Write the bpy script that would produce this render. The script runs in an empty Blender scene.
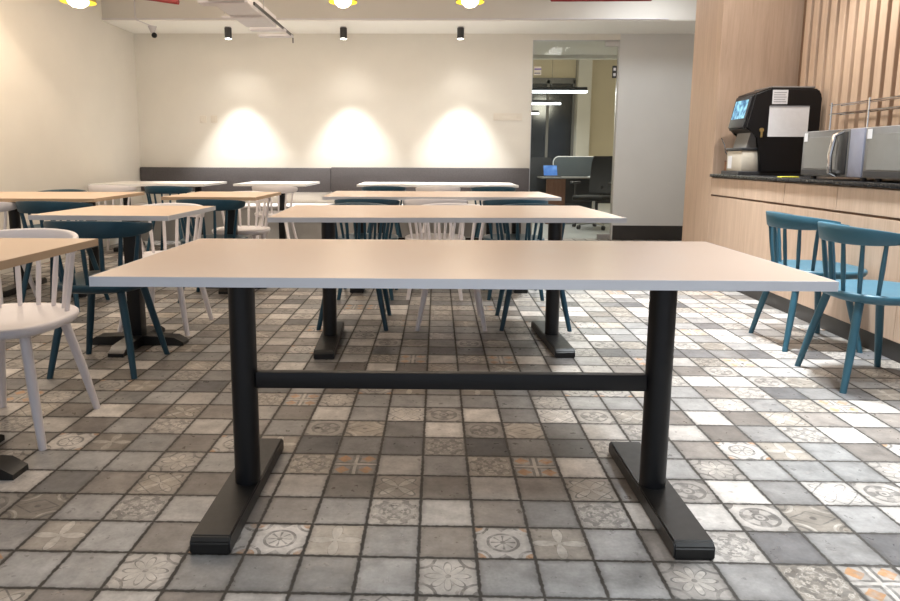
import bpy, bmesh, math, random
from mathutils import Vector, Matrix
random.seed(7)
S = bpy.context.scene
COL = S.collection
PI = math.pi

# ---------------------------------------------------------------- materials
class NG:
    """small helper that writes node expressions"""
    def __init__(s, name):
        s.m = bpy.data.materials.new(name); s.m.use_nodes = True
        s.t = s.m.node_tree; s.n = s.t.nodes; s.l = s.t.links
        s.b = s.n['Principled BSDF']
    def put(s, sock, v):
        if isinstance(v, bpy.types.NodeSocket): s.l.new(v, sock)
        elif v is not None: sock.default_value = v
    def M(s, op, a, b=None, c=None, clamp=False):
        n = s.n.new('ShaderNodeMath'); n.operation = op; n.use_clamp = clamp
        for i, v in enumerate((a, b, c)): s.put(n.inputs[i], v)
        return n.outputs[0]
    def add(s, a, b): return s.M('ADD', a, b)
    def sub(s, a, b): return s.M('SUBTRACT', a, b)
    def mul(s, a, b): return s.M('MULTIPLY', a, b)
    def lt(s, a, b): return s.M('LESS_THAN', a, b)
    def gt(s, a, b): return s.M('GREATER_THAN', a, b)
    def ab(s, a): return s.M('ABSOLUTE', a)
    def mx(s, a, b): return s.M('MAXIMUM', a, b)
    def mn(s, a, b): return s.M('MINIMUM', a, b)
    def near(s, a, v, w): return s.M('COMPARE', a, v, w)
    def coord(s, kind='Object'):
        return s.n.new('ShaderNodeTexCoord').outputs[kind]
    def sep(s, v):
        n = s.n.new('ShaderNodeSeparateXYZ'); s.put(n.inputs[0], v); return n.outputs
    def comb(s, x=0., y=0., z=0.):
        n = s.n.new('ShaderNodeCombineXYZ')
        for i, v in enumerate((x, y, z)): s.put(n.inputs[i], v)
        return n.outputs[0]
    def mapping(s, v, scale=(1,1,1), rot=(0,0,0), loc=(0,0,0)):
        n = s.n.new('ShaderNodeMapping'); s.put(n.inputs[0], v)
        n.inputs['Scale'].default_value = scale; n.inputs['Rotation'].default_value = rot
        n.inputs['Location'].default_value = loc
        return n.outputs[0]
    def noise(s, v, scale=5., detail=4., rough=.55, dist=0.):
        n = s.n.new('ShaderNodeTexNoise'); s.put(n.inputs['Vector'], v)
        n.inputs['Scale'].default_value = scale; n.inputs['Detail'].default_value = detail
        n.inputs['Roughness'].default_value = rough; n.inputs['Distortion'].default_value = dist
        return n.outputs['Fac']
    def white(s, v):
        n = s.n.new('ShaderNodeTexWhiteNoise'); s.put(n.inputs['Vector'], v); return n.outputs
    def ramp(s, f, stops, const=False):
        n = s.n.new('ShaderNodeValToRGB'); s.put(n.inputs[0], f); e = n.color_ramp.elements
        if const: n.color_ramp.interpolation = 'CONSTANT'
        while len(e) > 1: e.remove(e[-1])
        e[0].position = stops[0][0]; e[0].color = tuple(stops[0][1]) + (1,)
        for p, c in stops[1:]:
            k = e.new(p); k.color = tuple(c) + (1,)
        return n.outputs[0]
    def rng(s, f, a, b, c, d):
        n = s.n.new('ShaderNodeMapRange'); s.put(n.inputs[0], f)
        for i, v in enumerate((a, b, c, d)): n.inputs[i+1].default_value = v
        return n.outputs[0]
    def mix(s, f, a, b, mode='MIX'):
        n = s.n.new('ShaderNodeMix'); n.data_type = 'RGBA'; n.blend_type = mode
        s.put(n.inputs['Factor'], f)
        for k, v in ((6, a), (7, b)):
            if isinstance(v, tuple) and len(v) == 3: v = v + (1,)
            s.put(n.inputs[k], v)
        return n.outputs[2]
    def bump(s, h, strength=.2, dist=.01):
        n = s.n.new('ShaderNodeBump'); n.inputs['Strength'].default_value = strength
        n.inputs['Distance'].default_value = dist; s.put(n.inputs['Height'], h)
        s.l.new(n.outputs[0], s.b.inputs['Normal'])
    def out(s, color=None, rough=None, metal=None, spec=None):
        for k, v in (('Base Color', color), ('Roughness', rough), ('Metallic', metal), ('Specular IOR Level', spec)):
            if isinstance(v, tuple) and len(v) == 3: v = v + (1,)
            s.put(s.b.inputs[k], v)
        return s.m

def paint(name, c, rough=.5, var=.06, scale=14., metal=0., bump=0., spec=.5):
    g = NG(name); v = g.coord()
    f = g.noise(v, scale, 4)
    lo = tuple(max(0, x*(1-var)) for x in c); hi = tuple(min(1, x*(1+var)) for x in c)
    col = g.ramp(f, [(.3, lo), (.7, hi)])
    if bump: g.bump(g.noise(v, scale*14, 2), bump, .002)
    return g.out(col, g.rng(f, .3, .7, rough*.92, min(1, rough*1.08)), metal, spec)

def wood(name, a, b, axis='z', rough=.5):
    g = NG(name); v = g.coord()
    sc = {'z': (14, 14, .9), 'y': (14, .9, 14), 'x': (.9, 14, 14)}[axis]
    f = g.noise(g.mapping(v, sc), 2.2, 8, .62, .6)
    f2 = g.noise(g.mapping(v, tuple(k*5 for k in sc)), 3., 3)
    f3 = g.add(g.mul(f, .8), g.mul(f2, .2))
    col = g.ramp(f3, [(.3, a), (.5, tuple((x+y)/2 for x, y in zip(a, b))), (.72, b)])
    g.bump(f3, .05, .002)
    return g.out(col, rough)

def emis(name, c, s, base=(.9, .9, .9)):
    g = NG(name); g.out(base, .4)
    g.b.inputs['Emission Color'].default_value = tuple(c) + (1,)
    g.b.inputs['Emission Strength'].default_value = s
    return g.m

def glass(name, tint=(.93, .96, .95), refl=.5):
    g = NG(name); g.n.remove(g.b)
    tr = g.n.new('ShaderNodeBsdfTransparent'); tr.inputs[0].default_value = tint + (1,)
    gl = g.n.new('ShaderNodeBsdfGlossy'); gl.inputs['Roughness'].default_value = .02
    lw = g.n.new('ShaderNodeFresnel'); lw.inputs[0].default_value = 1.45
    mx = g.n.new('ShaderNodeMixShader')
    g.l.new(g.mul(lw.outputs[0], refl), mx.inputs[0]); g.l.new(tr.outputs[0], mx.inputs[1]); g.l.new(gl.outputs[0], mx.inputs[2])
    g.l.new(mx.outputs[0], g.n['Material Output'].inputs[0])
    return g.m

def tile_material():
    g = NG('patchwork_tile'); g.n['Principled BSDF']
    p = g.sep(g.coord())
    T = .15
    x = g.M('DIVIDE', g.add(p[0], .041), T); y = g.M('DIVIDE', g.sub(p[1], 1.434), T)
    wob = g.noise(g.coord(), 22, 3)
    wv = g.mul(g.sub(wob, .5), .05)
    c = g.M('FLOOR', x); r = g.M('FLOOR', y)
    u = g.sub(g.sub(x, c), .5); v = g.sub(g.sub(y, r), .5)
    c3 = g.add(c, 3.)
    bx = g.M('FLOOR', g.M('DIVIDE', c3, 4.)); by = g.M('FLOOR', g.M('DIVIDE', r, 4.))
    wb = g.white(g.comb(bx, by, 3.7))
    outer = g.gt(g.ab(g.sub(bx, .5)), 1.)
    sh = g.mul(g.mul(g.gt(wb[0], .45), 4.), outer)
    wr = g.sep(wb[1])
    csh = g.mul(g.M('FLOOR', g.mul(wr[0], 3.99)), outer)
    far = g.mul(g.gt(by, 1.5), g.M('FLOOR', g.mul(wr[1], 3.99)))
    col4 = g.M('FLOORED_MODULO', g.add(g.add(c3, csh), far), 4.)
    row8 = g.M('FLOORED_MODULO', g.add(r, sh), 8.)
    idx = g.M('DIVIDE', g.add(g.add(g.mul(row8, 4.), col4), .5), 32.)
    L = (.56, .525, .49); G = (.28, .27, .262); B = (.235, .21, .19); D = (.14, .136, .137); N = (.325, .318, .31)
    Y_ = (.355, .315, .27); P = (.40, .37, .34); W = (.55, .515, .48)
    rows = [  # nearest row first, columns left to right
        [(N, 0), (N, 0), (N, 0), (P, 1)],
        [(W, 2), (Y_, 3), (N, 0), (B, 0)],
        [(B, 0), (G, 0), (P, 6), (L, 0)],
        [(L, 0), (B, 0), (Y_, 4), (B, 0)],
        [(Y_, 6), (P, 5), (L, 0), (G, 0)],
        [(D, 0), (G, 0), (D, 0), (P, 6)],
        [(P, 7), (Y_, 8), (G, 0), (L, 0)],
        [(L, 0), (G, 0), (W, 4), (P, 7)]]
    flat = [q for rw in rows for q in rw]
    base = g.ramp(idx, [(i/32, q[0]) for i, q in enumerate(flat)], True)
    mt = g.ramp(idx, [(i/32, (q[1]/10,)*3) for i, q in enumerate(flat)], True)
    mt = g.mul(g.sep(mt)[0], 10.)
    def is_(k): return g.near(mt, float(k), .4)
    uu = g.add(u, wv); vv = g.sub(v, wv)
    rr = g.M('SQRT', g.add(g.mul(uu, uu), g.mul(vv, vv)))
    th = g.M('ARCTAN2', vv, uu)
    au = g.ab(uu); av = g.ab(vv)
    cu = g.sub(.5, au); cv = g.sub(.5, av)
    rc = g.M('SQRT', g.add(g.mul(cu, cu), g.mul(cv, cv)))
    def band(a, v0, w): return g.lt(g.ab(g.sub(a, v0)), w)
    c2 = g.ab(g.M('COSINE', g.mul(th, 2.))); s2 = g.ab(g.M('SINE', g.mul(th, 2.)))
    c4 = g.ab(g.M('COSINE', g.mul(th, 4.))); s4 = g.ab(g.M('SINE', g.mul(th, 4.)))
    # dark, light and orange marks of each motif
    dk, li, orr = [], [], []
    def D_(k, m): dk.append(g.mul(is_(k), m))
    def L_(k, m): li.append(g.mul(is_(k), m))
    def O_(k, m): orr.append(g.mul(is_(k), m))
    petal8 = g.sub(g.add(.07, g.mul(g.M('POWER', c4, .8), .30)), rr)
    D_(1, band(petal8, 0., .022)); D_(1, g.lt(rr, .05)); L_(1, g.gt(petal8, .02))
    D_(1, band(rc, .30, .028)); D_(1, g.lt(rc, .12))
    D_(2, band(rr, .27, .028)); D_(2, g.mul(g.lt(rr, .22), g.lt(s4, .42))); D_(2, g.lt(rr, .05))
    D_(2, g.mul(band(rc, .25, .03), g.gt(wob, .42))); O_(2, g.lt(rc, .17)); D_(2, g.lt(g.add(au, cv), .16))
    star = g.sub(g.add(.05, g.mul(g.M('POWER', c2, 2.6), .42)), rr); L_(3, g.gt(star, 0.)); D_(3, band(star, -.012, .012))
    xst = g.sub(g.add(.04, g.mul(g.M('POWER', s2, 3.), .46)), rr)
    D_(4, band(xst, .0, .03)); L_(4, g.gt(xst, .03)); D_(4, band(g.add(au, av), .47, .02))
    qx = g.ab(g.sub(au, .27)); qy = g.ab(g.sub(av, .27)); q = g.mx(qx, qy)
    O_(5, g.lt(g.add(qx, qy), .17)); D_(5, band(g.mn(au, av), .055, .018)); D_(5, band(q, .19, .018)); L_(5, g.lt(g.mn(au, av), .035))
    orn = g.noise(g.comb(g.mx(au, av), g.mn(au, av), 4.3), 8.5, 2, .5)
    ins = g.lt(g.mx(au, av), .44)
    D_(6, g.mul(g.mul(g.gt(orn, .54), ins), .85)); L_(6, g.mul(g.mul(band(orn, .47, .035), ins), .9)); D_(6, g.mul(band(rr, .30, .02), .7))
    D_(7, band(rr, .33, .032)); D_(7, band(rr, .12, .03)); D_(7, g.mul(g.gt(c2, .72), band(rr, .23, .07)))
    D_(7, g.lt(rc, .2)); L_(7, band(rc, .13, .025)); D_(7, g.lt(rr, .04))
    D_(8, band(g.add(au, g.mul(av, 1.7)), .42, .03)); D_(8, band(rc, .22, .03)); D_(8, g.lt(rr, .06)); L_(8, band(rc, .32, .025))
    def acc(ls):
        a = ls[0]
        for m in ls[1:]: a = g.mx(a, m)
        return a
    wear = g.rng(g.noise(g.coord(), 34, 4, .6), .38, .54, .40, 1.)
    dkm = g.mul(acc(dk), g.mul(wear, .75)); lim = g.mul(acc(li), g.mul(wear, .75)); orm = g.mul(acc(orr), g.mul(wear, .8))
    wn = g.white(g.comb(c, r, 1.3)); ws = g.sep(wn[1])
    tone = g.rng(ws[0], 0., 1., .68, 1.22)
    colr = g.mix(1., base, g.comb(tone, tone, tone), 'MULTIPLY')
    colr = g.mix(lim, colr, (.54, .50, .45)); colr = g.mix(dkm, colr, (.085, .08, .075)); colr = g.mix(orm, colr, (.48, .235, .085))
    cloud = g.rng(g.noise(g.coord(), 13, 6, .65), .3, .7, .66, 1.22)
    speck = g.rng(g.noise(g.coord(), 95, 3, .6), .3, .7, .9, 1.08)
    cl = g.mul(cloud, speck)
    colr = g.mix(1., colr, g.comb(cl, cl, cl), 'MULTIPLY')
    # joint between tiles with slightly chipped edges
    chip = g.mul(g.sub(g.noise(g.coord(), 60, 3, .6), .5), .075)
    ed = g.add(g.mn(g.sub(.5, g.ab(u)), g.sub(.5, g.ab(v))), chip)
    tile = g.rng(ed, .020, .040, 0., 1.)
    rim = g.rng(ed, .035, .13, .68, 1.)
    colr = g.mix(1., colr, g.comb(rim, rim, rim), 'MULTIPLY')
    colr = g.mix(tile, (.042, .036, .030), colr)
    rough = g.rng(g.noise(g.coord(), 30, 3), .3, .7, .26, .42)
    rough = g.add(rough, g.mul(g.sub(1., tile), .4))
    g.bump(g.add(tile, g.mul(g.noise(g.coord(), 40, 3), .12)), .35, .003)
    return g.out(colr, rough, 0., .6)

M = dict(
    tile=tile_material(),
    cream=paint('cream_wall_paint', (.75, .72, .65), .75, .02, 3),
    cool_lit_wall=paint('cool_lit_wall_paint', (.66, .66, .64), .75, .02, 3),  # same back wall, coloured greyer to imitate the cool light on it
    bounce_soffit=paint('bounce_lit_soffit_paint', (.88, .87, .82), .8, .01, 3),  # beam colour lightened to stand in for light bounced off the wall
    ceil=paint('ceiling_paint', (.62, .60, .56), .8, .02, 3),
    beam=paint('beam_paint', (.64, .615, .565), .8, .02, 3),
    beige=paint('office_wall_paint', (.62, .545, .41), .8, .03, 3),
    oak=wood('light_oak_veneer', (.47, .335, .242), (.62, .465, .352)),
    oak2=wood('pale_oak_batten', (.54, .39, .28), (.70, .535, .405)),
    oak_dark=wood('dark_oak_board', (.17, .10, .06), (.25, .155, .095)),  # darker oak behind the battens and in the cabinet carcasses
    walnut=wood('brown_office_desk_board', (.13, .055, .03), (.20, .09, .05)),
    top=paint('warm_white_table_laminate', (.62, .485, .395), .36, .015, 5, spec=.5),
    top_side=paint('warm_beige_table_laminate', (.66, .50, .37), .42, .02, 5),
    top_white=paint('white_table_laminate', (.82, .80, .76), .42, .01, 5),
    edge=paint('pale_grey_edge_band', (.62, .63, .665), .5, .02, 9),
    edge_tan=paint('tan_edge_band', (.52, .37, .24), .5, .04, 9),
    edge_white=paint('white_edge_band', (.80, .80, .79), .45, .02, 9),
    black=paint('black_powder_coat', (.004, .0045, .006), .42, .1, 40, spec=.45),
    black_foot=paint('black_foot_coat', (.006, .0058, .0056), .4, .1, 40, spec=.5),
    blue=paint('teal_blue_chair_lacquer', (.030, .105, .150), .42, .06, 8),
    blue_shade=paint('shaded_teal_chair_lacquer', (.007, .050, .084), .42, .06, 8),  # same chair blue, darkened in the colour for chairs in shadow
    white=paint('white_chair_lacquer', (.80, .77, .79), .42, .02, 8),
    fabric=paint('charcoal_bench_fabric', (.105, .098, .10), .9, .10, 60, bump=.3, spec=.2),
    bench=paint('grey_bench_laminate', (.40, .385, .36), .7, .04, 6),
    bench_top=paint('pale_bench_cushion', (.60, .56, .54), .75, .04, 12),
    plinth=paint('dark_plinth', (.035, .032, .030), .45, .08, 9),
    stone=paint('black_worktop_stone', (.012, .012, .013), .28, .3, 70, spec=.45),
    gloss_black=paint('gloss_black_plastic', (.006, .006, .007), .36, .1, 20, spec=.3),
    dark_plastic=paint('dark_grey_plastic', (.03, .03, .032), .4, .1, 20),
    mid_plastic=paint('mid_grey_plastic', (.16, .155, .15), .45, .06, 20),
    steel=paint('brushed_steel', (.52, .52, .52), .32, .05, 50, metal=.9),
    chrome=paint('chrome', (.75, .75, .75), .12, .02, 9, metal=1.),
    silver_door=paint('silver_grey_door', (.22, .22, .21), .30, .05, 9, metal=.3),
    beige_plastic=paint('beige_tray_plastic', (.50, .45, .37), .5, .05, 20),
    paper=paint('white_paper', (.70, .70, .72), .8, .03, 30),
    ink=paint('grey_print', (.30, .30, .32), .8, .1, 60),
    brass=paint('brass_lock', (.55, .42, .18), .3, .05, 30, metal=.9),
    yellow=paint('yellow_tape', (.75, .68, .05), .5, .05, 30),
    red=paint('red_pipe_paint', (.24, .015, .018), .4, .05, 20),
    duct=paint('white_duct_paint', (.62, .60, .62), .55, .03, 10),
    shade=paint('olive_yellow_lamp_enamel', (.30, .22, .02), .35, .1, 15),
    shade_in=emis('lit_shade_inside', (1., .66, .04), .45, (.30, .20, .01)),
    bulb=emis('lit_warm_bulb', (1., .88, .66), 5.),
    lens=emis('lit_spot_lens', (1., .96, .90), 12.),
    tube=emis('lit_office_tube', (.95, .97, 1.), 7.),
    plate=paint('cream_switch_plate', (.74, .69, .60), .45, .02, 9),
    night=paint('night_window_glass', (.02, .022, .026), .12, .3, 3),
    carpet=paint('grey_office_floor', (.40, .41, .42), .4, .10, 4),
    mesh=paint('black_mesh_fabric', (.008, .008, .009), .8, .1, 90),
    screen_fabric=paint('slate_divider_fabric', (.085, .10, .11), .8, .08, 50),
    glass=glass('clear_glass', refl=.25),
)

def screen_mat(name, a, b, strength, sx=9, sz=7):
    g = NG(name); v = g.coord()
    f = g.noise(g.mapping(v, (sx, sx, sz)), 1.6, 3, .5)
    col = g.ramp(f, [(.35, a), (.5, b), (.62, tuple(min(1, k*1.5+.1) for k in b))])
    g.out((.02, .02, .02), .2); g.l.new(col, g.b.inputs['Emission Color']); g.b.inputs['Emission Strength'].default_value = strength
    return g.m
M['coffee_screen'] = screen_mat('lit_coffee_screen', (.03, .16, .35), (.20, .50, .75), 1.0, 14, 14)
M['laptop_screen'] = screen_mat('lit_laptop_screen', (.06, .20, .62), (.10, .27, .72), .9, 3, 3)

# ---------------------------------------------------------------- mesh helpers
def obj(name, bm, mat, parent=None, loc=None, sharp=35.):
    bmesh.ops.recalc_face_normals(bm, faces=bm.faces[:])
    for f in bm.faces: f.smooth = True
    lim = math.radians(sharp)
    for e in bm.edges:
        if len(e.link_faces) == 2: e.smooth = e.calc_face_angle(0) < lim
        else: e.smooth = False
    me = bpy.data.meshes.new(name); bm.to_mesh(me); bm.free()
    o = bpy.data.objects.new(name, me); COL.objects.link(o)
    me.materials.append(M[mat] if isinstance(mat, str) else mat)
    if parent: o.parent = parent
    if loc: o.location = loc
    return o
def B(): return bmesh.new()
def box(bm, x0, x1, y0, y1, z0, z1, bev=0., seg=2):
    m = Matrix.Translation(((x0+x1)/2, (y0+y1)/2, (z0+z1)/2)) @ Matrix.Diagonal((abs(x1-x0), abs(y1-y0), abs(z1-z0), 1))
    r = bmesh.ops.create_cube(bm, size=1., matrix=m)
    if bev:
        es = list({e for v in r['verts'] for e in v.link_edges})
        bmesh.ops.bevel(bm, geom=es, offset=bev, segments=seg, profile=.5, affect='EDGES')
    return bm
def ring_loft(bm, rings, cap0=True, cap1=True, closed=True):
    vs = [[bm.verts.new(p) for p in r] for r in rings]
    n = len(vs[0])
    for a, b in zip(vs, vs[1:]):
        for i in range(n if closed else n-1):
            j = (i+1) % n
            bm.faces.new((a[i], a[j], b[j], b[i]))
    if cap0: bm.faces.new(vs[0][::-1])
    if cap1: bm.faces.new(vs[-1])
    return bm
def tube(bm, pts, rad, n=12, flat=False):
    pts = [Vector(p) for p in pts]
    if not isinstance(rad, (list, tuple)): rad = [rad]*len(pts)
    rings = []; up = Vector((0, 0, 1)); prev = None
    for i, p in enumerate(pts):
        d = (pts[min(i+1, len(pts)-1)] - pts[max(i-1, 0)]).normalized()
        if flat: a, b = Vector((1, 0, 0)), Vector((0, 1, 0))
        else:
            if prev is None:
                ref = Vector((0, 0, 1)) if abs(d.z) < .9 else Vector((1, 0, 0))
                a = d.cross(ref).normalized()
            else: a = (prev - d*prev.dot(d)).normalized()
            prev = a; b = d.cross(a)
        rings.append([p + (a*math.cos(2*PI*k/n) + b*math.sin(2*PI*k/n))*rad[i] for k in range(n)])
    return ring_loft(bm, rings)
def lathe(bm, prof, c=(0, 0, 0), n=28, cap0=True, cap1=True):
    c = Vector(c)
    return ring_loft(bm, [[c + Vector((r*math.cos(2*PI*k/n), r*math.sin(2*PI*k/n), z)) for k in range(n)] for r, z in prof], cap0, cap1)
def prism(bm, poly, y0, y1, axis='y'):
    f = {'y': lambda a, b, t: (a, t, b), 'x': lambda a, b, t: (t, a, b), 'z': lambda a, b, t: (a, b, t)}[axis]
    return ring_loft(bm, [[Vector(f(a, b, t)) for a, b in poly] for t in (y0, y1)])

def tag(o, label, cat=None, group=None, kind=None):
    if label: o['label'] = label
    if cat: o['category'] = cat
    if group: o['group'] = group
    if kind: o['kind'] = kind
    return o
def thing(name, label, cat, loc=(0, 0, 0), rz=0., group=None):
    o = bpy.data.objects.new(name, None); COL.objects.link(o); o.empty_display_size = .1
    o.location = loc; o.rotation_euler = (0, 0, rz)
    return tag(o, label, cat, group)
def struct(name, bm, mat, parent=None, label=None, cat=None):
    o = obj(name, bm, mat, parent)
    if not parent: o['kind'] = 'structure'; tag(o, label, cat)
    return o
def copy_tree(o, parent=None):
    c = o.copy(); COL.objects.link(c)
    if parent: c.parent = parent; c.matrix_parent_inverse = o.matrix_parent_inverse.copy()
    for ch in list(o.children): copy_tree(ch, c)
    return c

# ---------------------------------------------------------------- room shell
XL, XR, YB, ZC, YN, XE, XF = -3.80, 3.0, 8.575, 2.95, -1.6, 3.7, 2.345
DX0, DX1, DZ = 1.168, 2.238, 2.475
struct('floor', box(B(), XL, XE, YN, YB+.1, -.05, 0), 'tile', label='patchwork floor of small worn grey and patterned tiles', cat='floor')
struct('ceiling', box(B(), XL-.1, XE+.1, YN, YB+.1, ZC, ZC+.1), 'ceil', label='plain off-white ceiling', cat='ceiling')
struct('wall_left', box(B(), XL-.1, XL, YN, YB+.1, 0, ZC), 'cream', label='plain cream wall on the left', cat='wall')
b = B(); box(b, XL, DX0, YB, YB+.1, 0, ZC); box(b, DX0, DX1, YB, YB+.1, DZ, ZC)
struct('wall_back', b, 'cream', label='cream back wall with a tall glazed opening', cat='wall')
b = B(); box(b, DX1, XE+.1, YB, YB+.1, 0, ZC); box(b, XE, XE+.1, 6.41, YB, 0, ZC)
struct('wall_back_right', b, 'cool_lit_wall', label='back wall between the glass door and the oak pillar, cool light painted in as grey', cat='wall')
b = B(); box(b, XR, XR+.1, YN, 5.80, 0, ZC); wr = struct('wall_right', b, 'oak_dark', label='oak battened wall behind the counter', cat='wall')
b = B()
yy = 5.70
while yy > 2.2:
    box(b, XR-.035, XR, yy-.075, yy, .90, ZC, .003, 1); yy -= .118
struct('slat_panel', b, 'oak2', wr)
b = B(); box(b, XF, XE, 5.802, 6.41, 0, ZC, .002, 1)
struct('wall_pillar', b, 'oak', label='full-height oak clad pillar at the end of the counter', cat='wall')
struct('trim_1', box(B(), XL, XE, 7.79, YB, 2.553, ZC), 'beam', label='cream ceiling beam along the back wall', cat='beam')
b = B(); box(b, DX1+.01, XE, YB-.015, YB, 0, .185, .003, 1)
so = struct('bounce_soffit', box(B(), XL, XE, 7.80, YB, 2.545, 2.553), 'bounce_soffit', bpy.data.objects['trim_1'])  # thin lighter sheet under the beam, bounce light painted in
struct('baseboard_back', b, 'plinth', label='dark baseboard right of the glass door', cat='baseboard')
b = B(); box(b, XF+.008, XF+.022, 2.2, 5.80, 0, .098)
struct('baseboard_right', b, 'plinth', label='dark recessed plinth under the oak cabinets', cat='baseboard')
b = B(); tube(b, [(XL+.0, 7.783, 2.562), (2.55, 7.783, 2.562)], .007, 8)
struct('trim_2', b, 'duct', label='thin white conduit along the beam edge', cat='trim')

# glass door
d = bpy.data.objects.new('door_1', None); COL.objects.link(d); d.location = (0, YB+.05, 0)
tag(d, 'frameless clear glass door into the office', 'door', kind='structure')
obj('glass_pane', box(B(), DX0+.012, DX1-.012, -.006, .006, .01, DZ-.01, .002, 1), 'glass', d)
b = B(); box(b, DX1-.175, DX1-.008, -.018, .018, DZ-.075, DZ-.006, .003, 1); obj('patch_fitting', b, 'steel', d)
b = B(); box(b, DX1-.175, DX1-.008, -.018, .018, .006, .07, .003, 1); obj('patch_fitting', b, 'steel', d)
b = B(); box(b, DX0, DX0+.012, -.02, .02, 0, DZ); box(b, DX1-.012, DX1, -.02, .02, 0, DZ); box(b, DX0, DX1, -.02, .02, DZ-.008, DZ)
obj('door_frame', b, 'steel', d)

# ---------------------------------------------------------------- office seen through the glass
OX0, OX1, OY1 = .2, 4.6, 16.6
struct('floor_office', box(B(), OX0, OX1, YB+.1, OY1, -.05, 0), 'carpet', label='pale grey floor of the office behind the glass', cat='floor')
b = B(); box(b, OX0, OX1, OY1, OY1+.1, 0, 3.6); box(b, OX0-.1, OX0, YB+.1, OY1, 0, 3.6); box(b, OX1, OX1+.1, YB+.1, OY1, 0, 3.6)
struct('wall_office', b, 'beige', label='beige walls of the office behind the glass', cat='wall')
b = B(); box(b, OX0, OX1, YB+.1, 10.3, 2.55, 2.65); box(b, OX0, OX1, 10.3, 10.42, 2.50, 3.6); box(b, OX0, OX1, 10.42, OY1, 3.5, 3.6)
struct('ceiling_office', b, 'ceil', label='stepped ceiling of the office behind the glass', cat='ceiling')
b = B(); box(b, 3.30, 3.62, OY1-.35, OY1, 0, 3.5, .01, 1)
struct('trim_3', b, 'ceil', label='white column at the far end of the office', cat='trim')
w = bpy.data.objects.new('window_1', None); COL.objects.link(w); w.location = (0, OY1, 0)
tag(w, 'dark night window at the far end of the office', 'window', kind='structure')
obj('pane', box(B(), 1.7, 3.29, -.03, -.01, .3, 2.9), 'night', w)
b = B(); box(b, 1.7, 3.29, -.06, 0, 2.82, 2.95); box(b, 1.7, 3.29, -.06, 0, .25, .32); box(b, 3.24, 3.30, -.06, 0, .3, 2.9); box(b, 2.62, 2.68, -.06, 0, .3, 2.9)
obj('window_frame', b, 'mid_plastic', w)
for k, (yl, lab) in enumerate([(10.5, 'nearest and longest-looking of the linear pendant lights in the office'),
                               (12.7, 'middle linear pendant light in the office'), (15.4, 'farthest and shortest-looking linear pendant light in the office')]):
    t = thing('linear_light', lab, 'light', (0, yl, 2.035), 0, 'linear office lights')
    obj('housing', box(B(), .7, 2.27, -.03, .03, .02, .07, .004, 1), 'dark_plastic', t)
    obj('diffuser', box(B(), .7, 2.27, -.03, .03, -.015, .02, .008, 2), 'tube', t)
    for xx in (1.0, 2.1):
        c = B(); tube(c, [(xx, 0, .08), (xx, 0, 1.46)], .003, 6); obj('cord', c, 'dark_plastic', t)
# office desk
t = thing('office_desk', 'brown office desk with a panel end behind the glass', 'desk', (1.66, 10.62, 0))
obj('desktop', box(B(), 0, 1.6, -.02, .62, .715, .74, .003, 1), 'mid_plastic', t)
obj('end_panel', box(B(), .06, .36, .0, .03, .0, .715, .003, 1), 'walnut', t)
obj('end_panel', box(B(), 1.5, 1.53, 0, .6, 0, .715, .003, 1), 'walnut', t)
obj('modesty_panel', box(B(), .36, 1.5, .55, .57, .3, .715, .003, 1), 'dark_plastic', t)
t = thing('desk_divider', 'dark slate desk divider with a rounded pale rim', 'divider', (2.27, 11.27, 0))
def rrect(x0, x1, z0, z1, r, n=6):
    o = []
    for cx, cz, a0 in ((x1-r, z1-r, 0), (x0+r, z1-r, PI/2)):
        o += [(cx+r*math.cos(a0+PI/2*k/n), cz+r*math.sin(a0+PI/2*k/n)) for k in range(n+1)]
    return o + [(x0, z0), (x1, z0)]
obj('panel', prism(B(), rrect(-.34, .42, .0, 1.06, .09), -.012, .012), 'screen_fabric', t)
rp = rrect(-.34, .42, .0, 1.06, .09); b = B(); tube(b, [(a, 0, z) for a, z in [rp[-1]]+rp[:-1]], .011, 8); obj('rim', b, 'paper', t)
t = thing('desk_divider', 'dark low divider at the left edge of the glass opening', 'divider', (1.80, 11.27, 0))
obj('panel', prism(B(), rrect(-.32, .10, .0, 1.05, .03), -.012, .012), 'dark_plastic', t)
t = thing('laptop', 'open laptop with a bright blue screen on the office desk', 'laptop', (1.85, 10.86, .74), .15)
obj('base', box(B(), -.12, .12, -.09, .09, 0, .014, .004, 1), 'dark_plastic', t)
l = obj('screen_lid', box(B(), -.12, .12, -.005, .005, 0, .18, .003, 1), 'dark_plastic', t, (0, .095, .012)); l.rotation_euler = (-.28, 0, 0)
obj('display', box(B(), -.112, .112, -.0075, -.0052, .008, .172), 'laptop_screen', l)
t = thing('paper_stack', 'small white stack of papers on the office desk', 'papers', (2.52, 10.82, .74), .2)
b = B()
for k in range(4): box(b, -.10+.004*k, .10+.004*k, -.07, .07, .004*k, .004*k+.0035)
obj('sheets', b, 'paper', t)
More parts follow.
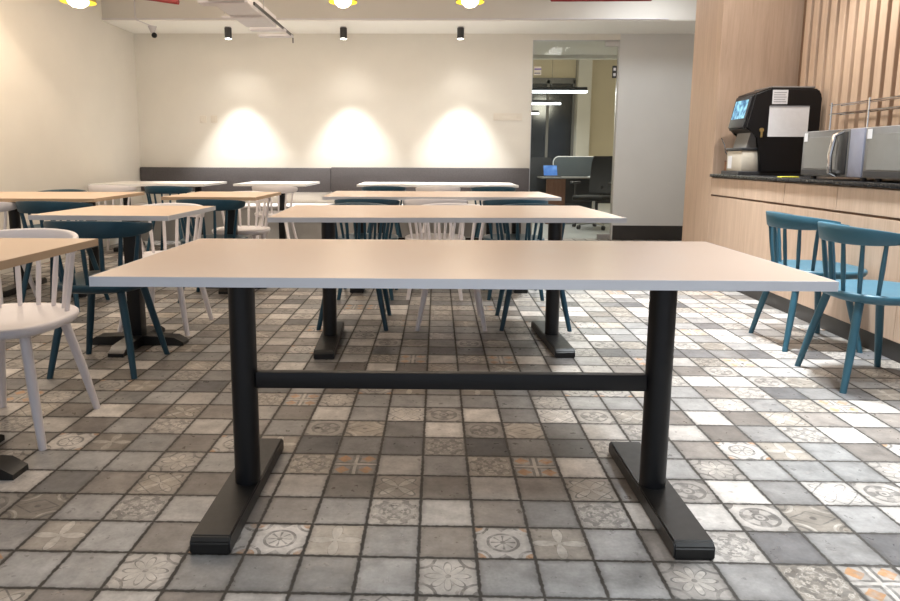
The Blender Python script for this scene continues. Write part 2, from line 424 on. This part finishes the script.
# office chair
t = thing('office_chair', 'black mesh office swivel chair beside the desk', 'chair', (2.33, 10.02, 0), 2.5)
b = B()
for k in range(5):
    a = 2*PI*k/5; tube(b, [(0, 0, .10), (.30*math.cos(a), .30*math.sin(a), .075)], [.025, .016], 8)
tube(b, [(0, 0, .08), (0, 0, .42)], [.028, .022], 12)
obj('star_base', b, 'steel', t)
for k in range(5):
    a = 2*PI*k/5; b = B(); cx, cy = .30*math.cos(a), .30*math.sin(a)
    tube(b, [(cx-.02, cy, .032), (cx+.02, cy, .032)], .032, 12); obj('caster', b, 'dark_plastic', t)
obj('seat', box(B(), -.24, .24, -.22, .25, .42, .49, .03, 3), 'mesh', t)
b = B(); ring_loft(b, [[Vector((sx*.21*w_, -.22-.05*math.sin(k/6*PI)+dy-.10*k/6, .52+.55*k/6)) for sx, dy in ((-1, 0), (-.5, -.03), (.5, -.03), (1, 0), (.5, -.015), (-.5, -.015))] for k, w_ in enumerate((.8, .95, 1, 1, 1, .95, .8))])
obj('backrest', b, 'mesh', t)
b = B(); tube(b, [(0, -.1, .43), (0, -.27, .46), (0, -.28, .62)], .02, 8); obj('back_bracket', b, 'dark_plastic', t)
for s in (-1, 1):
    b = B(); tube(b, [(s*.24, .0, .45), (s*.30, .0, .50), (s*.30, .0, .66)], .015, 8); box(b, s*.30-.035, s*.30+.035, -.12, .13, .66, .69, .012, 2)
    obj('armrest', b, 'dark_plastic', t)
t = thing('sign_plate', 'small dark plate with pale marks at the upper right edge of the glass', 'sign', (2.192, YB+.044, 2.02))
obj('plate', box(B(), -.027, .027, -.014, 0, 0, .15, .003, 1), 'dark_plastic', t)
for z in (.025, .09): obj('pale_mark', box(B(), -.015, .015, -.016, -.014, z, z+.034, .0006, 1), 'paper', t)
t = thing('notice_sheet', 'small pale notice with a violet line taped high on the glass', 'notice', (1.235, YB+.04, 2.10))
obj('sheet', box(B(), -.04, .05, -.002, 0, -.045, .06), 'plate', t)
obj('printed_line', box(B(), -.035, .05, -.004, -.002, .02, .035), paint('violet_print', (.2, .15, .5), .7), t)
obj('printed_line', box(B(), -.035, .04, -.004, -.002, -.03, -.015), 'ink', t)

# ---------------------------------------------------------------- bench along the back wall
t = thing('wall_bench', 'long charcoal upholstered bench against the back wall', 'bench', (0, YB, 0))
bx0, bx1 = XL+.01, 1.16
obj('base', box(B(), bx0, bx1, -.44, -.005, 0, .40, .004, 1), 'bench', t)
b = B(); box(b, bx0, bx1, -.46, -.005, .40, .445, .018, 3); obj('seat', b, 'bench_top', t)
obj('backrest', box(B(), bx0, -1.352, -.07, -.005, .59, .895, .012, 2), 'fabric', t)
obj('backrest', box(B(), -1.348, bx1, -.07, -.005, .59, .905, .012, 2), 'fabric', t)

# sockets on the back wall
def socket(x, z, w, n, lab, grp=None):
    t = thing('wall_socket', lab, 'socket', (x, YB, z), 0, grp)
    obj('plate', box(B(), -w/2, w/2, -.010, 0, -.045, .045, .004, 2), 'plate', t)
    for k in range(n):
        cx = -w/2 + (k+.5)*w/n
        b = B(); box(b, cx-.022, cx+.022, -.014, -.010, -.022, .022, .003, 1); obj('switch', b, 'plate', t)
socket(-2.97, 1.50, .085, 1, 'single cream wall socket plate farther left on the back wall')
socket(-2.83, 1.50, .085, 1, 'single cream wall socket plate nearer the left light pool')
socket(.88, 1.54, .36, 4, 'wide cream four-gang switch plate left of the glass door')

# ---------------------------------------------------------------- tables
def top_mesh(w, d, z0, z1): return box(B(), -w/2, w/2, -d/2, d/2, z0, z1, .0015, 1)
def edge_ring(w, d, z0, z1, th=.0022):
    b = B()
    def loop(x, y, z): return [Vector(p) for p in ((-x, -y, z), (x, -y, z), (x, y, z), (-x, y, z))]
    ring_loft(b, [loop(w/2, d/2, z0), loop(w/2+th, d/2+th, z0), loop(w/2+th, d/2+th, z1), loop(w/2, d/2, z1)], False, False)
    return b
def foot_mesh(L, W=.105, h=.046, c=.014):
    b = B()
    poly = [(-L/2, 0), (L/2, 0), (L/2, h*.72), (L/2-c, h), (-L/2+c, h), (-L/2, h*.72)]
    prism(b, poly, -W/2, W/2, 'x')
    bmesh.ops.bevel(b, geom=[e for e in b.edges], offset=.004, segments=2, affect='EDGES')
    return b
def long_table(label, c, w, d, rz, posts, mats=('top', 'edge'), fl=.64, dy=0., zf=0.74, group=None, fdx=(0, 0)):
    t = thing('long_table', label, 'table', (c[0], c[1], 0), rz, group)
    tp = obj('tabletop', top_mesh(w, d, .716, zf), mats[0], t)
    obj('edge_band', edge_ring(w, d, .7163, zf-.0005), mats[1], tp)
    for x, fx in zip(posts, fdx):
        f = obj('foot', foot_mesh(fl), 'black_foot', t, (x+fx, dy, 0))
        p = B(); lathe(p, [(.038, .046), (.038, .702)], n=28); pp = obj('post', p, 'black', t, (x, dy, 0))
        p = B(); box(p, -.05, .05, -min(.28, d/2-.06), min(.28, d/2-.06), .702, .716, .002, 1); obj('top_plate', p, 'black', t, (x, dy, 0))
    b = B(); box(b, min(posts)+.036, max(posts)-.036, dy-.014, dy+.014, .340, .390, .004, 2); obj('stretcher', b, 'black', t)
    return t
def square_table(label, c, w, d, pc, mats=('top_side', 'edge_tan'), group=None, arm=.265):
    t = thing('square_table', label, 'table', (c[0], c[1], 0), 0, group)
    tp = obj('tabletop', top_mesh(w, d, .716, .74), mats[0], t)
    obj('edge_band', edge_ring(w, d, .7163, .7395), mats[1], tp)
    px_, py_ = pc[0]-c[0], pc[1]-c[1]
    p = B(); box(p, -.036, .036, -.036, .036, .04, .702, .006, 2); obj('post', p, 'black', t, (px_, py_, 0))
    b = B()
    for k in range(4):
        r = Matrix.Rotation(PI/2*k, 4, 'Z')
        prof = [(.0, .0, .045, .055), (arm-.05, 0., .042, .045), (arm, .0, .040, .018)]
        rings = []
        for x_, z0, hw, z1 in prof:
            rings.append([r @ Vector(q) for q in ((x_, -hw, z0), (x_, hw, z0), (x_, hw, z1), (x_, -hw, z1))])
        ring_loft(b, rings)
    obj('cross_base', b, 'black_foot', t, (px_, py_, 0))
    b = B(); box(b, -.2, .2, -.03, .03, .702, .716, .002, 1); box(b, -.03, .03, -.2, .2, .702, .7135, .002, 1); obj('top_plate', b, 'black', t, (px_, py_, 0))
    return t
R = math.radians
long_table('long pale table nearest the camera, in the front centre', (.054, 1.896), 1.725, .750, R(.6), (-.622, .603), dy=.01, fdx=(-.014, .006))
long_table('long pale table directly behind the front centre table', (.032, 3.575), 1.695, .85, R(3.2), (-.618, .622), dy=.06)
long_table('third long pale table back in the centre row', (.022, 5.33), 1.74, .88, R(2.), (-.64, .615))
long_table('long white table in the centre row closest to the bench', (.0, 7.61), 1.73, .84, R(.6), (-.64, .60), ('top_white', 'edge_white'))
long_table('long tan table by the left wall, in front of the bench-side table', (-2.93, 4.86), 1.20, .92, R(4), (-.27, .30), ('top_side', 'edge_tan'), fl=.6, dy=.16)
long_table('long white table in the back left corner by the bench', (-3.07, 7.43), 1.20, .88, R(2.), (-.40, .40), ('top_white', 'edge_white'), fl=.6)
square_table('small tan pedestal table cut off by the left edge of the photo', (-1.50, 1.90), .685, .675, (-1.60, 2.0))
square_table('small tan pedestal table second from the camera in the left row', (-1.615, 3.487), .67, .685, (-1.642, 3.545), ('top_side', 'edge'))
square_table('small tan pedestal table third from the camera in the left row', (-1.62, 5.10), .67, .78, (-1.60, 5.165))
square_table('small white pedestal table in the left row against the bench', (-1.80, 7.60), .78, .86, (-1.775, 7.62), ('top_white', 'edge_white'))

# ---------------------------------------------------------------- spindle chairs
def chair_proto(mat):
    t = thing('spindle_chair', 'x', 'chair')
    # seat: rounded, slightly dished
    n = 44
    def outl(s, dz, z):
        o = []
        for k in range(n):
            a = 2*PI*k/n; ca, sa = math.cos(a), math.sin(a)
            e = .80
            x = .226*math.copysign(abs(ca)**e, ca); y = .235*math.copysign(abs(sa)**e, sa) + .030
            if sa > 0: x *= 1.0 + .03*sa
            o.append(Vector((x*s, y*s, z + dz)))
        return o
    b = B()
    ring_loft(b, [outl(.80, 0, .392), outl(.97, 0, .406), outl(1., 0, .419), outl(.998, 0, .432), outl(.97, 0, .438), outl(.88, 0, .436), outl(.60, 0, .427), outl(.25, 0, .424)])
    obj('seat', b, mat, t, sharp=60)
    # bent back rail
    a0, a1 = R(180-2), R(362)
    NA = 30; rings = []
    for k in range(NA+1):
        f = k/NA; a = a0 + (a1-a0)*f
        s = abs(2*f-1)
        hgt = .082 - .050*s**2.6; th = .0115 - .003*s**3
        rx, ry = .240, .222
        c = Vector((rx*math.cos(a), ry*math.sin(a), 0))
        nrm = Vector((math.cos(a)/rx, math.sin(a)/ry, 0)).normalized()
        zt = .734 - .031*s*s
        sec = []
        for du, dz in ((-.6, 0), (.6, 0), (1, -.006), (1, -hgt+.006), (.6, -hgt), (-.6, -hgt), (-1, -hgt+.006), (-1, -.006)):
            lean = (dz+hgt)*.16
            sec.append(c + nrm*(du*th + lean - .012) + Vector((0, 0, zt+dz)))
        rings.append(sec)
    b = B(); ring_loft(b, rings); obj('back_rail', b, mat, t, sharp=50)
    for ang in (-66, -43, -21, 0, 21, 43, 66):
        a = R(270+ang)
        s = abs(ang)/92.
        p0 = Vector((.186*math.sin(R(ang)), -.172*math.cos(R(ang))-.004, .430))
        p1 = Vector((.2255*math.cos(a), .2075*math.sin(a), .734-.031*s*s-.082+.050*s**2.6+.012))
        b = B(); tube(b, [p0, p0.lerp(p1, .5), p1], [.0085, .0105, .0085], 10); obj('spindle', b, mat, t)
    for sx in (-1, 1):
        for sy in (-1, 1):
            b = B(); tube(b, [(sx*.122, sy*.120, .409), (sx*.165, sy*.162, .19), (sx*(.203 if sy > 0 else .195), sy*.197, 0)], [.0185, .0175, .0135], 14, flat=True)
            obj('leg', b, mat, t)
    return t
protos = {}
def chair(mat, x, y, face, label, group=None):
    """face: direction the sitter looks, degrees from +y counter-clockwise"""
    if mat not in protos: o = protos[mat] = chair_proto(mat)
    else: o = copy_tree(protos[mat])
    o.location = (x, y, 0); o.rotation_euler = (0, 0, R(face))
    o['label'] = label; o['category'] = 'chair'
    if group: o['group'] = group
    return o
gb, gw = 'blue spindle-back chairs', 'white spindle-back chairs'
chair('blue', 2.00, 3.065, -91, 'teal blue spindle chair at the right edge, nearer of two by the counter', gb)
chair('blue', 2.070, 3.715, -90, 'teal blue spindle chair facing the counter, farther of the two there', gb)
chair('white', -1.578, 2.385, 180, 'white spindle chair nearest the camera, at the left edge', gw)
chair('blue_shade', -1.60, 3.145, 2, 'blue spindle chair with its back to us, right behind the nearest white chair', gb)
chair('white', -1.63, 3.925, 178, 'white spindle chair facing us across the second small table of the left row', gw)
chair('blue_shade', -1.62, 4.785, 0, 'blue spindle chair with back to us at the third small left table', gb)
chair('white', -1.62, 5.52, 180, 'white spindle chair facing us across the third small table of the left row', gw)
chair('white', -1.73, 7.14, 0, 'white spindle chair at the small white table by the bench', gw)
chair('blue_shade', -2.57, 4.475, 0, 'blue spindle chair on the camera side of the long tan table', gb)
chair('white', -3.07, 4.46, 0, 'white spindle chair at the long tan table, cut by the left edge', gw)
chair('blue_shade', -3.26, 5.66, 180, 'blue spindle chair on the far side of the long tan table by the left wall', gb)
chair('white', -3.40, 6.98, 0, 'white spindle chair at the corner table, closest to the left wall', gw)
chair('blue_shade', -2.79, 6.94, 0, 'blue spindle chair at the corner table beside the white one', gb)
chair('blue_shade', -.50, 4.075, 180, 'blue spindle chair left of the white one across the second centre table', gb)
chair('white', .09, 4.085, 180, 'white spindle chair on the far side of the second centre table', gw)
chair('blue_shade', .595, 4.10, 180, 'blue spindle chair right of the white one across the second centre table', gb)
chair('blue_shade', -.515, 4.945, 0, 'blue spindle chair on the near left side of the third centre table', gb)
chair('white', -.012, 4.965, 0, 'white spindle chair in the middle of the near side of the third centre table', gw)
chair('blue_shade', .577, 4.975, 0, 'blue spindle chair on the near right side of the third centre table', gb)
chair('blue_shade', -.57, 7.20, 0, 'blue spindle chair left of the white one at the white table by the bench', gb)
chair('white', .01, 7.21, 0, 'white spindle chair in the middle of the long white table by the bench', gw)
chair('blue_shade', .60, 7.21, 0, 'blue spindle chair right of the white one at the white table by the bench', gb)

# ---------------------------------------------------------------- counter
ys = [5.80, 5.185, 4.585, 3.985, 3.385, 2.785]
names = ['oak base cabinet under the coffee machine, next to the pillar', 'oak base cabinet second from the pillar', 'oak base cabinet third from the pillar, behind the farther blue chair',
         'oak base cabinet fourth from the pillar, behind the nearer blue chair', 'oak base cabinet at the right edge of the photo']
for (ya, yb), lab in zip(zip(ys, ys[1:]), names):
    t = thing('base_cabinet', lab, 'cabinet', (XF, (ya+yb)/2, 0), 0, 'oak base cabinets')
    h = (ya-yb)/2
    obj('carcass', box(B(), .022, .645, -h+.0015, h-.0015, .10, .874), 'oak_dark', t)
    obj('drawer_front', box(B(), 0, .020, -h+.0025, h-.0025, .727, .866, .0012, 1), 'oak', t)
    obj('door_front', box(B(), 0, .020, -h+.0008, h-.0008, .10, .712, .0006, 1), 'oak', t)
b = B(); box(b, XF-.022, XR-.036, 2.785, 5.80, .875, .90, .003, 2)
tag(obj('worktop', b, 'stone'), 'black stone worktop along the oak cabinets', 'worktop')

# coffee machine
t = thing('coffee_machine', 'tall black coffee machine on the worktop near the pillar', 'coffee machine', (2.395, 5.27, .90))
side = [(.10, .02), (.53, .02), (.53, .60), (.50, .655), (.14, .665), (.02, .62), (-.035, .36), (.03, .33), (.07, .30)]
b = prism(B(), side, 0, .33, 'y'); bmesh.ops.bevel(b, geom=b.edges[:], offset=.012, segments=3, affect='EDGES'); obj('body', b, 'gloss_black', t)
b = B(); prism(b, [(-.026, .445), (-.018, .435), (.028, .60), (.018, .602)], .05, .29, 'y')
sp = B(); ring_loft(sp, [[Vector((-.0245-.004+.0495*0, y, z)) for y, z in ((.055, .0), (.275, .0), (.275, .2), (.055, .2))], [Vector((-.02, y, z)) for y, z in ((.055, 0), (.275, 0), (.275, .2), (.055, .2))]])
pnl = obj('control_panel', box(B(), -.012, .0, .03, .30, -.02, .225, .006, 2), 'dark_plastic', t, (-.028, 0, .385)); pnl.rotation_euler = (0, R(12), 0)
b.free(); sp.free()
obj('display', box(B(), -.0145, -.0121, .055, .275, .05, .195), 'coffee_screen', pnl)
obj('spout_cover', prism(B(), [(.00, .21), (.10, .21), (.10, .33), (.03, .33)], .05, .28, 'y'), 'mid_plastic', t)
obj('waste_tray', box(B(), -.035, .10, .03, .30, .03, .19, .008, 2), 'beige_plastic', t)
obj('tray_lid', box(B(), -.045, .10, .025, .305, .19, .212, .005, 2), 'dark_plastic', t)
obj('tray_sticker', box(B(), -.0365, -.035, .20, .27, .05, .15), 'paper', t)
obj('drip_base', box(B(), -.06, .53, .02, .33, .0, .03, .004, 1), 'dark_plastic', t)
obj('paper_notice', box(B(), .135, .435, -.003, -.0005, .295, .525), 'paper', t)
b = B(); box(b, .135, .435, -.0045, -.003, .517, .527)
obj('notice_holder', b, 'ink', t)
nl = obj('printed_label', box(B(), .15, .265, -.003, -.0005, .54, .645), 'paper', t)
b = B()
for k in range(5): box(b, .16, .255-.01*(k % 2), -.004, -.003, .555+.017*k, .56+.017*k)
obj('print_line', b, 'ink', nl)
b = B(); tube(b, [(.085, -.012, .345), (.085, 0, .345)], .016, 14); box(b, .078, .092, -.016, -.004, .29, .34, .002, 1); obj('lock_key', b, 'brass', t)
obj('top_cover', box(B(), .15, .48, .02, .31, .66, .675, .004, 1), 'mid_plastic', t)
t = thing('wall_cable', 'thin black cable looping behind the coffee machine', 'cable', (2.39, 5.70, .90))
b = B(); tube(b, [(.05, -.07, .10), (.0, -.03, .18), (-.0, .0, .24), (.0, .07, .30)], .004, 6); obj('flex', b, 'dark_plastic', t)
t = thing('wooden_block', 'small brown box left of the coffee machine on the worktop', 'box', (2.47, 5.71, .90))
b = B(); box(b, -.05, .05, -.035, .035, 0, .10, .004, 1); obj('case', b, wood('red_brown_box', (.22, .10, .055), (.32, .16, .09)), t)
obj('lid', box(B(), -.052, .052, -.037, .037, .10, .112, .003, 1), 'walnut', t)
t = thing('yellow_tag', 'flat yellow tag lying on the worktop left of the microwaves', 'tag', (2.42, 4.68, .90))
obj('strip', box(B(), -.07, .05, -.03, .03, 0, .006, .001, 1), 'yellow', t)

# microwaves
def microwave(y0, label):
    t = thing('microwave', label, 'microwave', (2.385, y0, .90), 0, 'steel microwaves on the worktop')
    W, D_, H = .63, .42, .30
    obj('case', box(B(), .012, D_, -W, 0, .018, H, .006, 2), 'steel', t)
    obj('door', box(B(), -.006, .012, -W+.135, -.002, .022, H-.004, .004, 2), 'mid_plastic', t)
    obj('door_window', box(B(), -.009, -.006, -W+.25, -.035, .065, H-.04, .001, 1), 'silver_door', t)
    b = B(); box(b, -.0085, -.006, -W+.19, -.012, .028, .058, .001, 1); obj('lower_band', b, 'dark_plastic', t)
    b = B(); pts = [(-.006, -W+.235, .032), (-.045, -W+.235, .045), (-.055, -W+.23, .15), (-.045, -W+.215, .262), (-.006, -W+.195, .285)]
    tube(b, pts, .014, 10); obj('handle', b, 'chrome', t)
    b = B(); box(b, -.014, -.006, -W+.145, -W+.222, .035, H-.018, .004, 2); obj('handle_recess', b, 'dark_plastic', t)
    cp = obj('control_panel', box(B(), -.006, .012, -W+.002, -W+.130, .022, H-.004, .003, 2), paint('blue_grey_control_panel', (.28, .29, .36), .35), t)
    obj('door_sticker', box(B(), -.0105, -.009, -.062, -.022, H-.065, H-.012), 'paper', t)
    for k in range(2):
        for s in (.05, D_-.05):
            b = B(); lathe(b, [(.016, 0), (.016, .018)], (s, -.06-k*(W-.12), 0), 12); obj('foot', b, 'dark_plastic', t)
    return t
microwave(4.47, 'steel microwave beside the coffee machine')
microwave(3.83, 'steel microwave cut off by the right edge of the photo')
# chrome wire rack
t = thing('wire_rack', 'chrome wire rack standing behind the microwaves', 'rack', (2.88, 4.45, .90))
b = B()
for z in (.448, .512):
    tube(b, [(-.02, -.30, z), (-.02, .60, z)], .005, 8); tube(b, [(.06, -.30, z), (.06, .60, z)], .005, 8)
for k in range(9):
    yk = -.30+.90*k/8; tube(b, [(-.02, yk, .448), (.06, yk, .448)], .003, 6)
obj('shelf', b, 'chrome', t)
for yk in (-.28, .15, .58):
    b = B(); tube(b, [(-.02, yk, 0), (-.02, yk, .53)], .007, 8); obj('upright', b, 'chrome', t)

# ---------------------------------------------------------------- ceiling fittings
def add_light(name, kind, loc, energy, color, rot=(0, 0, 0), **kw):
    l = bpy.data.lights.new(name, kind); l.energy = energy; l.color = color
    for k, v in kw.items(): setattr(l, k, v)
    o = bpy.data.objects.new(name, l); COL.objects.link(o); o.location = loc; o.rotation_euler = rot
    return o
for (x, z, lab) in [(-2.48, 2.553, 'leftmost of the three black cylinder spotlights under the beam'), (-1.115, 2.553, 'middle black cylinder spotlight under the beam'),
                    (.26, 2.553, 'rightmost of the three black cylinder spotlights under the beam')]:
    t = thing('spotlight', lab, 'spotlight', (x, 8.14, z), 0, 'spotlights under the beam')
    b = B(); lathe(b, [(.02, -.03), (.035, -.02), (.035, 0)], n=18); obj('mount', b, 'duct', t)
    b = B(); lathe(b, [(.038, -.142), (.041, -.145), (.041, -.022), (.036, -.018)], n=24); obj('housing', b, 'dark_plastic', t)
    b = B(); lathe(b, [(.015, -.151), (.030, -.148), (.036, -.143)], n=20); obj('lens', b, 'lens', t)
    add_light('spot_beam', 'SPOT', (x+.03, 8.14, z-.16), 250, (1., .98, .96), (R(-2.), 0, 0), spot_size=R(68), spot_blend=.6, shadow_soft_size=.02)
    add_light('spot_spill', 'SPOT', (x+.03, 8.14, z-.16), 14, (1., .96, .91), (R(0), 0, 0), spot_size=R(128), spot_blend=1., shadow_soft_size=.02)
def pendant(x, y, z, r, lab):
    t = thing('pendant_lamp', lab, 'lamp', (x, y, z), 0, 'glowing pendant lamps')
    b = B(); prof = [(r, 0), (r*.97, .03), (r*.86, .075), (r*.62, .115), (r*.30, .14), (r*.22, .19), (r*.12, .20)]
    lathe(b, [(r*.985, .002)] + prof, n=36, cap0=False); obj('shade', b, 'shade', t)
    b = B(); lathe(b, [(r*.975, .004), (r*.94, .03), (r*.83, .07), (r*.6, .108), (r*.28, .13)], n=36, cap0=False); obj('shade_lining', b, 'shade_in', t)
    b = B(); lathe(b, [(r*.10, -.040), (r*.34, -.034), (r*.58, -.008), (r*.62, .012), (r*.5, .05), (r*.2, .10)], n=24); obj('bulb', b, 'bulb', t)
    b = B(); tube(b, [(0, 0, .19), (0, 0, ZC-z)], .004, 6); obj('cord', b, 'dark_plastic', t)
    add_light('pendant_glow', 'POINT', (x, y, z-.12), 9, (1., .78, .54), shadow_soft_size=.06)
pendant(-2.92, 5.6, 2.255, .135, 'glowing pendant lamp at the top left, over the left tables')
pendant(-.768, 5.6, 2.255, .114, 'middle glowing pendant lamp of the three')
pendant(.252, 5.6, 2.255, .114, 'rightmost glowing pendant lamp of the three')
# red sprinkler pipes
b = B(); tube(b, [(-3.12, 6.4, ZC), (-3.12, 6.4, 2.56), (-3.07, 6.4, 2.525), (-2.43, 6.4, 2.44), (-2.40, 6.4, 2.436)], .024, 14)
tag(obj('sprinkler_pipe', b, 'red'), 'short red pipe at the top left, turning up into the ceiling', 'pipe')
b = B(); tube(b, [(.99, 6.4, ZC), (.99, 6.4, 2.50), (1.03, 6.4, 2.462), (1.93, 6.4, 2.466), (1.96, 6.4, 2.50), (1.96, 6.4, ZC)], .024, 14)
tag(obj('sprinkler_pipe', b, 'red'), 'red pipe at the top right, above the glass door', 'pipe')
# trunking
t = thing('cable_trunking', 'white cable trunking running back under the ceiling above the left tables', 'trunking', (-1.665, 0, 2.23))
obj('duct', box(B(), -.14, .145, 3.6, 6.5, 0, .10, .004, 1), 'duct', t)
b = B(); box(b, -.23, .17, 5.45, 5.57, -.012, .13, .003, 1); obj('joint_collar', b, 'duct', t)
for yk in (6.62, 6.95):
    b = B(); box(b, -.15, .19, yk, yk+.10, 0, .02, .003, 1); obj('rung', b, 'duct', t)
b = B(); box(b, .17, .185, 5.6, 7.06, .005, .03, .002, 1); obj('side_rail', b, 'dark_plastic', t)
b = B(); box(b, .175, .185, 7.05, 7.06, -.05, .03); obj('rail_end', b, 'dark_plastic', t)
for yk in (4.2, 6.0):
    for xk in (-.19, .155):
        b = B(); tube(b, [(xk, yk, .02), (xk, yk, ZC-2.23)], .005, 6); obj('hanger_rod', b, 'steel', t)
for yk in (4.2, 6.0):
    b = B(); box(b, -.21, .175, yk-.015, yk+.015, -.018, -.001, .002, 1); obj('hanger_bar', b, 'duct', t)
# security camera and its cable
t = thing('security_camera', 'small white security camera with a black lens in the upper left corner', 'camera', (-3.37, 8.12, 2.553))
b = B(); lathe(b, [(.022, -.085), (.05, -.01), (.05, 0)], n=20); obj('bracket', b, 'duct', t)
b = B(); bmesh.ops.create_uvsphere(b, u_segments=18, v_segments=12, radius=.032, matrix=Matrix.Translation((.03, -.03, -.115))); obj('lens_ball', b, 'gloss_black', t)
b = B(); tube(b, [(-3.42, 7.782, ZC), (-3.42, 7.782, 2.59), (-3.40, 7.782, 2.545), (-3.38, 7.84, 2.545), (-3.37, 8.07, 2.545)], .008, 8)
tag(obj('camera_cable', b, 'duct'), 'thin pale cable running down the beam to the security camera', 'cable')
# wall wash lamp near the left wall
# ---------------------------------------------------------------- light
W = bpy.data.worlds.new('world'); S.world = W; W.use_nodes = True
W.node_tree.nodes['Background'].inputs[0].default_value = (.78, .86, 1., 1); W.node_tree.nodes['Background'].inputs[1].default_value = .74
add_light('ceiling_warm', 'AREA', (-1.5, 4.2, ZC-.03), 106, (1., .83, .66), (0, 0, 0), shape='RECTANGLE', size=3.2, size_y=5.0)
for ya in (1.7, 3.3, 4.9):
    add_light('aisle_panel', 'AREA', (1.80, ya, ZC-.03), 29, (.90, .96, 1.), (0, 0, 0), shape='RECTANGLE', size=.22, size_y=.22, spread=R(62))
add_light('front_fill', 'AREA', (.5, .35, ZC-.03), 24, (.90, .96, 1.), (0, 0, 0), shape='RECTANGLE', size=1.6, size_y=.3, spread=R(80))  # added unseen fill, brightens the foreground floor and front table edge
add_light('left_wall_wash', 'SPOT', (-3.2, 5.1, 2.9), 75, (1., .82, .66), (0, 0, 0), spot_size=R(116), spot_blend=.25, shadow_soft_size=.04)
add_light('slat_wash', 'SPOT', (2.62, 4.7, 2.92), 110, (1., .93, .85), (0, R(10), 0), spot_size=R(95), spot_blend=.7, shadow_soft_size=.03)
add_light('counter_fill', 'AREA', (2.1, 4.9, ZC-.03), 18, (1., .96, .92), (0, 0, 0), shape='RECTANGLE', size=.3, size_y=.9)  # added unseen fill, lifts the battens and end wall over the counter
add_light('back_fill', 'AREA', (2.3, 7.0, ZC-.03), 22, (.92, .96, 1.), (0, 0, 0), shape='RECTANGLE', size=.6, size_y=.6)  # added unseen fill, brightens the right stretch of the back wall
for yl in (10.5, 12.7, 15.4):
    add_light('office_light', 'AREA', (1.5, yl, 2.0), 34, (1., .96, .88), (0, 0, 0), shape='RECTANGLE', size=1.7, size_y=.08)
add_light('office_fill', 'POINT', (3.2, 12.0, 2.6), 95, (1., .92, .75), shadow_soft_size=.3)

# ---------------------------------------------------------------- camera
PIT, YAW, ROL, F, CX, CY = .1490, .0218, .0047, 668.24, 422.17, 259.36
cp, sp_, cy, sy, cr, sr = math.cos(PIT), math.sin(PIT), math.cos(YAW), math.sin(YAW), math.cos(ROL), math.sin(ROL)
right = Vector((cy, sy, 0)); fh = Vector((-sy, cy, 0)); up = Vector((0, 0, 1))
fw = fh*cp - up*sp_; u = fh*sp_ + up*cp
Rv = right*cr + u*sr; Uv = u*cr - right*sr
cam = bpy.data.cameras.new('camera'); co = bpy.data.objects.new('camera', cam); COL.objects.link(co)
mw = Matrix((Rv, Uv, -fw)).transposed().to_4x4(); mw.translation = (0, 0, 1.013)
co.matrix_world = mw
cam.sensor_fit = 'HORIZONTAL'; cam.sensor_width = 36.; cam.lens = F/900*36.
cam.clip_start = .05; cam.shift_x = (450-CX)/900; cam.shift_y = (CY-300.5)/900
S.camera = co
S.view_settings.view_transform = 'Standard'; S.view_settings.look = 'None'
S.view_settings.exposure = 0.; S.view_settings.gamma = 1.
